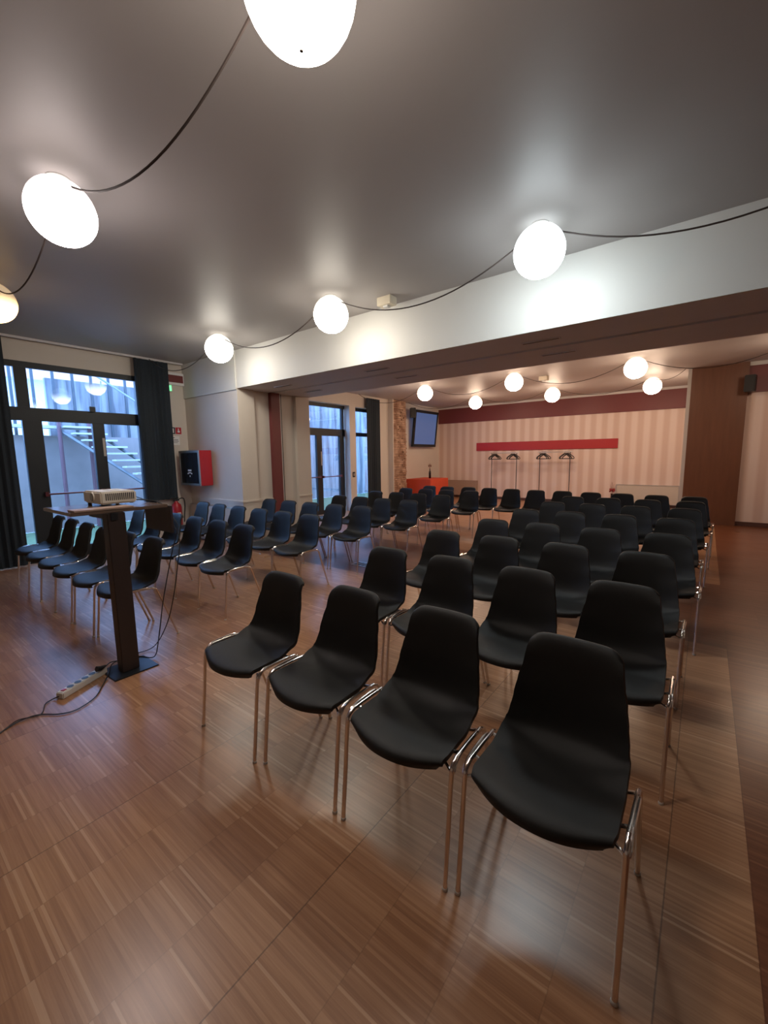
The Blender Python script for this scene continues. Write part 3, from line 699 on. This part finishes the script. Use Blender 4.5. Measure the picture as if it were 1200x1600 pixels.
hang = [(-5.37, 'left post of the left rack'), (-4.77, 'right post of the left rack'), (-3.85, 'left post of the right rack'), (-3.20, 'right post of the right rack')]
for x, l in hang:
    for j in range(4):
        c = h0 if fst else h0.copy()
        if not fst: COL.objects.link(c)
        fst = False
        c.location = (x+(j-1.5)*.035, 12.85, 1.515); c.rotation_euler = (0, 0, math.radians((38, 20, 52, 8)[j])); c.scale = (.85, 1, 1)
        tag(c, 'black hanger on %s, %s of its bunch' % (l, ('leftmost', 'second from left', 'third from left', 'rightmost')[j]), 'hanger', 'black hangers bunched at the %s' % l)
# switch on pier between far windows
t = thing('wall_switch', 'dark switch plate on the pier between the two far windows', 'switch', (XL, 8.50, .98))
boxes('plate', [(0, .012, -.05, .05, -.07, .07)], 'dark', t, bevel=.003); boxes('rocker', [(.012, .018, -.02, .02, -.035, .035)], 'silver', t)
# floor socket plate
t = thing('floor_socket', 'metal floor socket cover in the dark parquet band', 'floor socket', (-3.60, 4.20, 0))
boxes('cover', [(-.15, .15, -.10, .10, 0, .004)], 'plate', t)
boxes('outlet', [(-.12+.065*i, -.075+.065*i, -.06+.07*j, -.01+.07*j, .004, .006) for i in range(4) for j in range(2)], 'dark', t)

# ------------------------------------------------------------------ outside
g = boxes('lawn', [(-11.29, -7.86, -6, 22, -.12, -.05)], 'grass'); tag(g, 'grass and low weeds outside the glass doors', 'grass', kind='stuff')
o = boxes('garden_wall', [(-11.6, -11.3, -6, 6.5, -.05, 2.0)], 'concrete'); tag(o, 'grey concrete garden wall outside the glass doors', 'wall', kind='structure')
o = boxes('garden_wall', [(-11.55, -11.3, 6.5, 22, -.05, 3.9)], 'board'); tag(o, 'tall board-marked concrete wall outside the far windows', 'wall', kind='structure')
o = boxes('garden_wall', [(-11.62, -11.5, 2.95, 6.5, 2.0, 3.25)], 'board'); tag(o, 'board-marked upper wall behind the outdoor steps', 'wall', kind='structure')
t = thing('garden_fence', 'blue-grey bar fence on top of the concrete garden wall', 'fence', (-11.40, 0, 2.0))
for i in range(14):
    y = 1.6+.36*i; boxes('fence_bar', [(-.02, .02, y, y+.05, 0, 1.9)], 'rail', t)
boxes('top_rail', [(-.03, .03, 1.0, 6.5, 1.86, 1.92)], 'rail', t)
# steps: local x along the run, going down towards the hall
t = thing('outdoor_stairs', 'pale metal outdoor stairs with handrail seen through the nearer door', 'stairs', (-11.0, 3.0, 0))
for i in range(13):
    X, Y, Z = .18*i, .12*i, 2.19-.144*i
    boxes('tread', [(X, X+.24, Y, Y+.62, Z-.035, Z)], 'tread', t)
for oy in (.0, .62):
    bm = bmesh.new(); tube(bm, [(.05, oy, 2.08), (2.4, oy+1.58, .22)], .035, 4); link('stringer', bm, 'steel', t)
bm = bmesh.new(); tube(bm, [(-.3, .55, 3.75), (0, .75, 3.35), (2.4, 2.35, 1.42)], .022, 8); link('handrail', bm, 'steel', t)
for x in (.1, 1.0, 1.9):
    bm = bmesh.new(); tube(bm, [(x, .64+.667*x, 2.1-.8*x), (x, .75+.667*x, 3.30-.8*x)], .013, 6); link('baluster', bm, 'steel', t)
boxes('landing', [(-.25, 0, -1.2, .62, 2.14, 2.20)], 'tread', t)
for x, y, l in ((-10.9, 2.95, 'left'), (-10.9, 3.5, 'right')):
    bm = bmesh.new(); tube(bm, [(0, 0, -.03), (0, 0, 2.3)], .04, 8)
    o = link('steel_post', bm, 'post', smooth=True, loc=(x, y, 0)); tag(o, 'oxide red steel post below the outdoor stair, %s one' % l, 'post', 'red posts outside')
# neighbouring building beyond the wall
t = thing('neighbour_building', 'pale and red building glimpsed above the garden wall', 'building', (-22, 8, 0))
boxes('wall', [(-3, 3, -7.5, 9, 0, 6.2)], 'facade', t); boxes('balcony_band', [(3.0, 3.3, -7.5, 9, 4.3, 5.1)], 'roofred', t)
for i in range(6): boxes('window', [(3.0, 3.05, -6+2.2*i, -5+2.2*i, 5.2, 6.0)], 'frame', t)
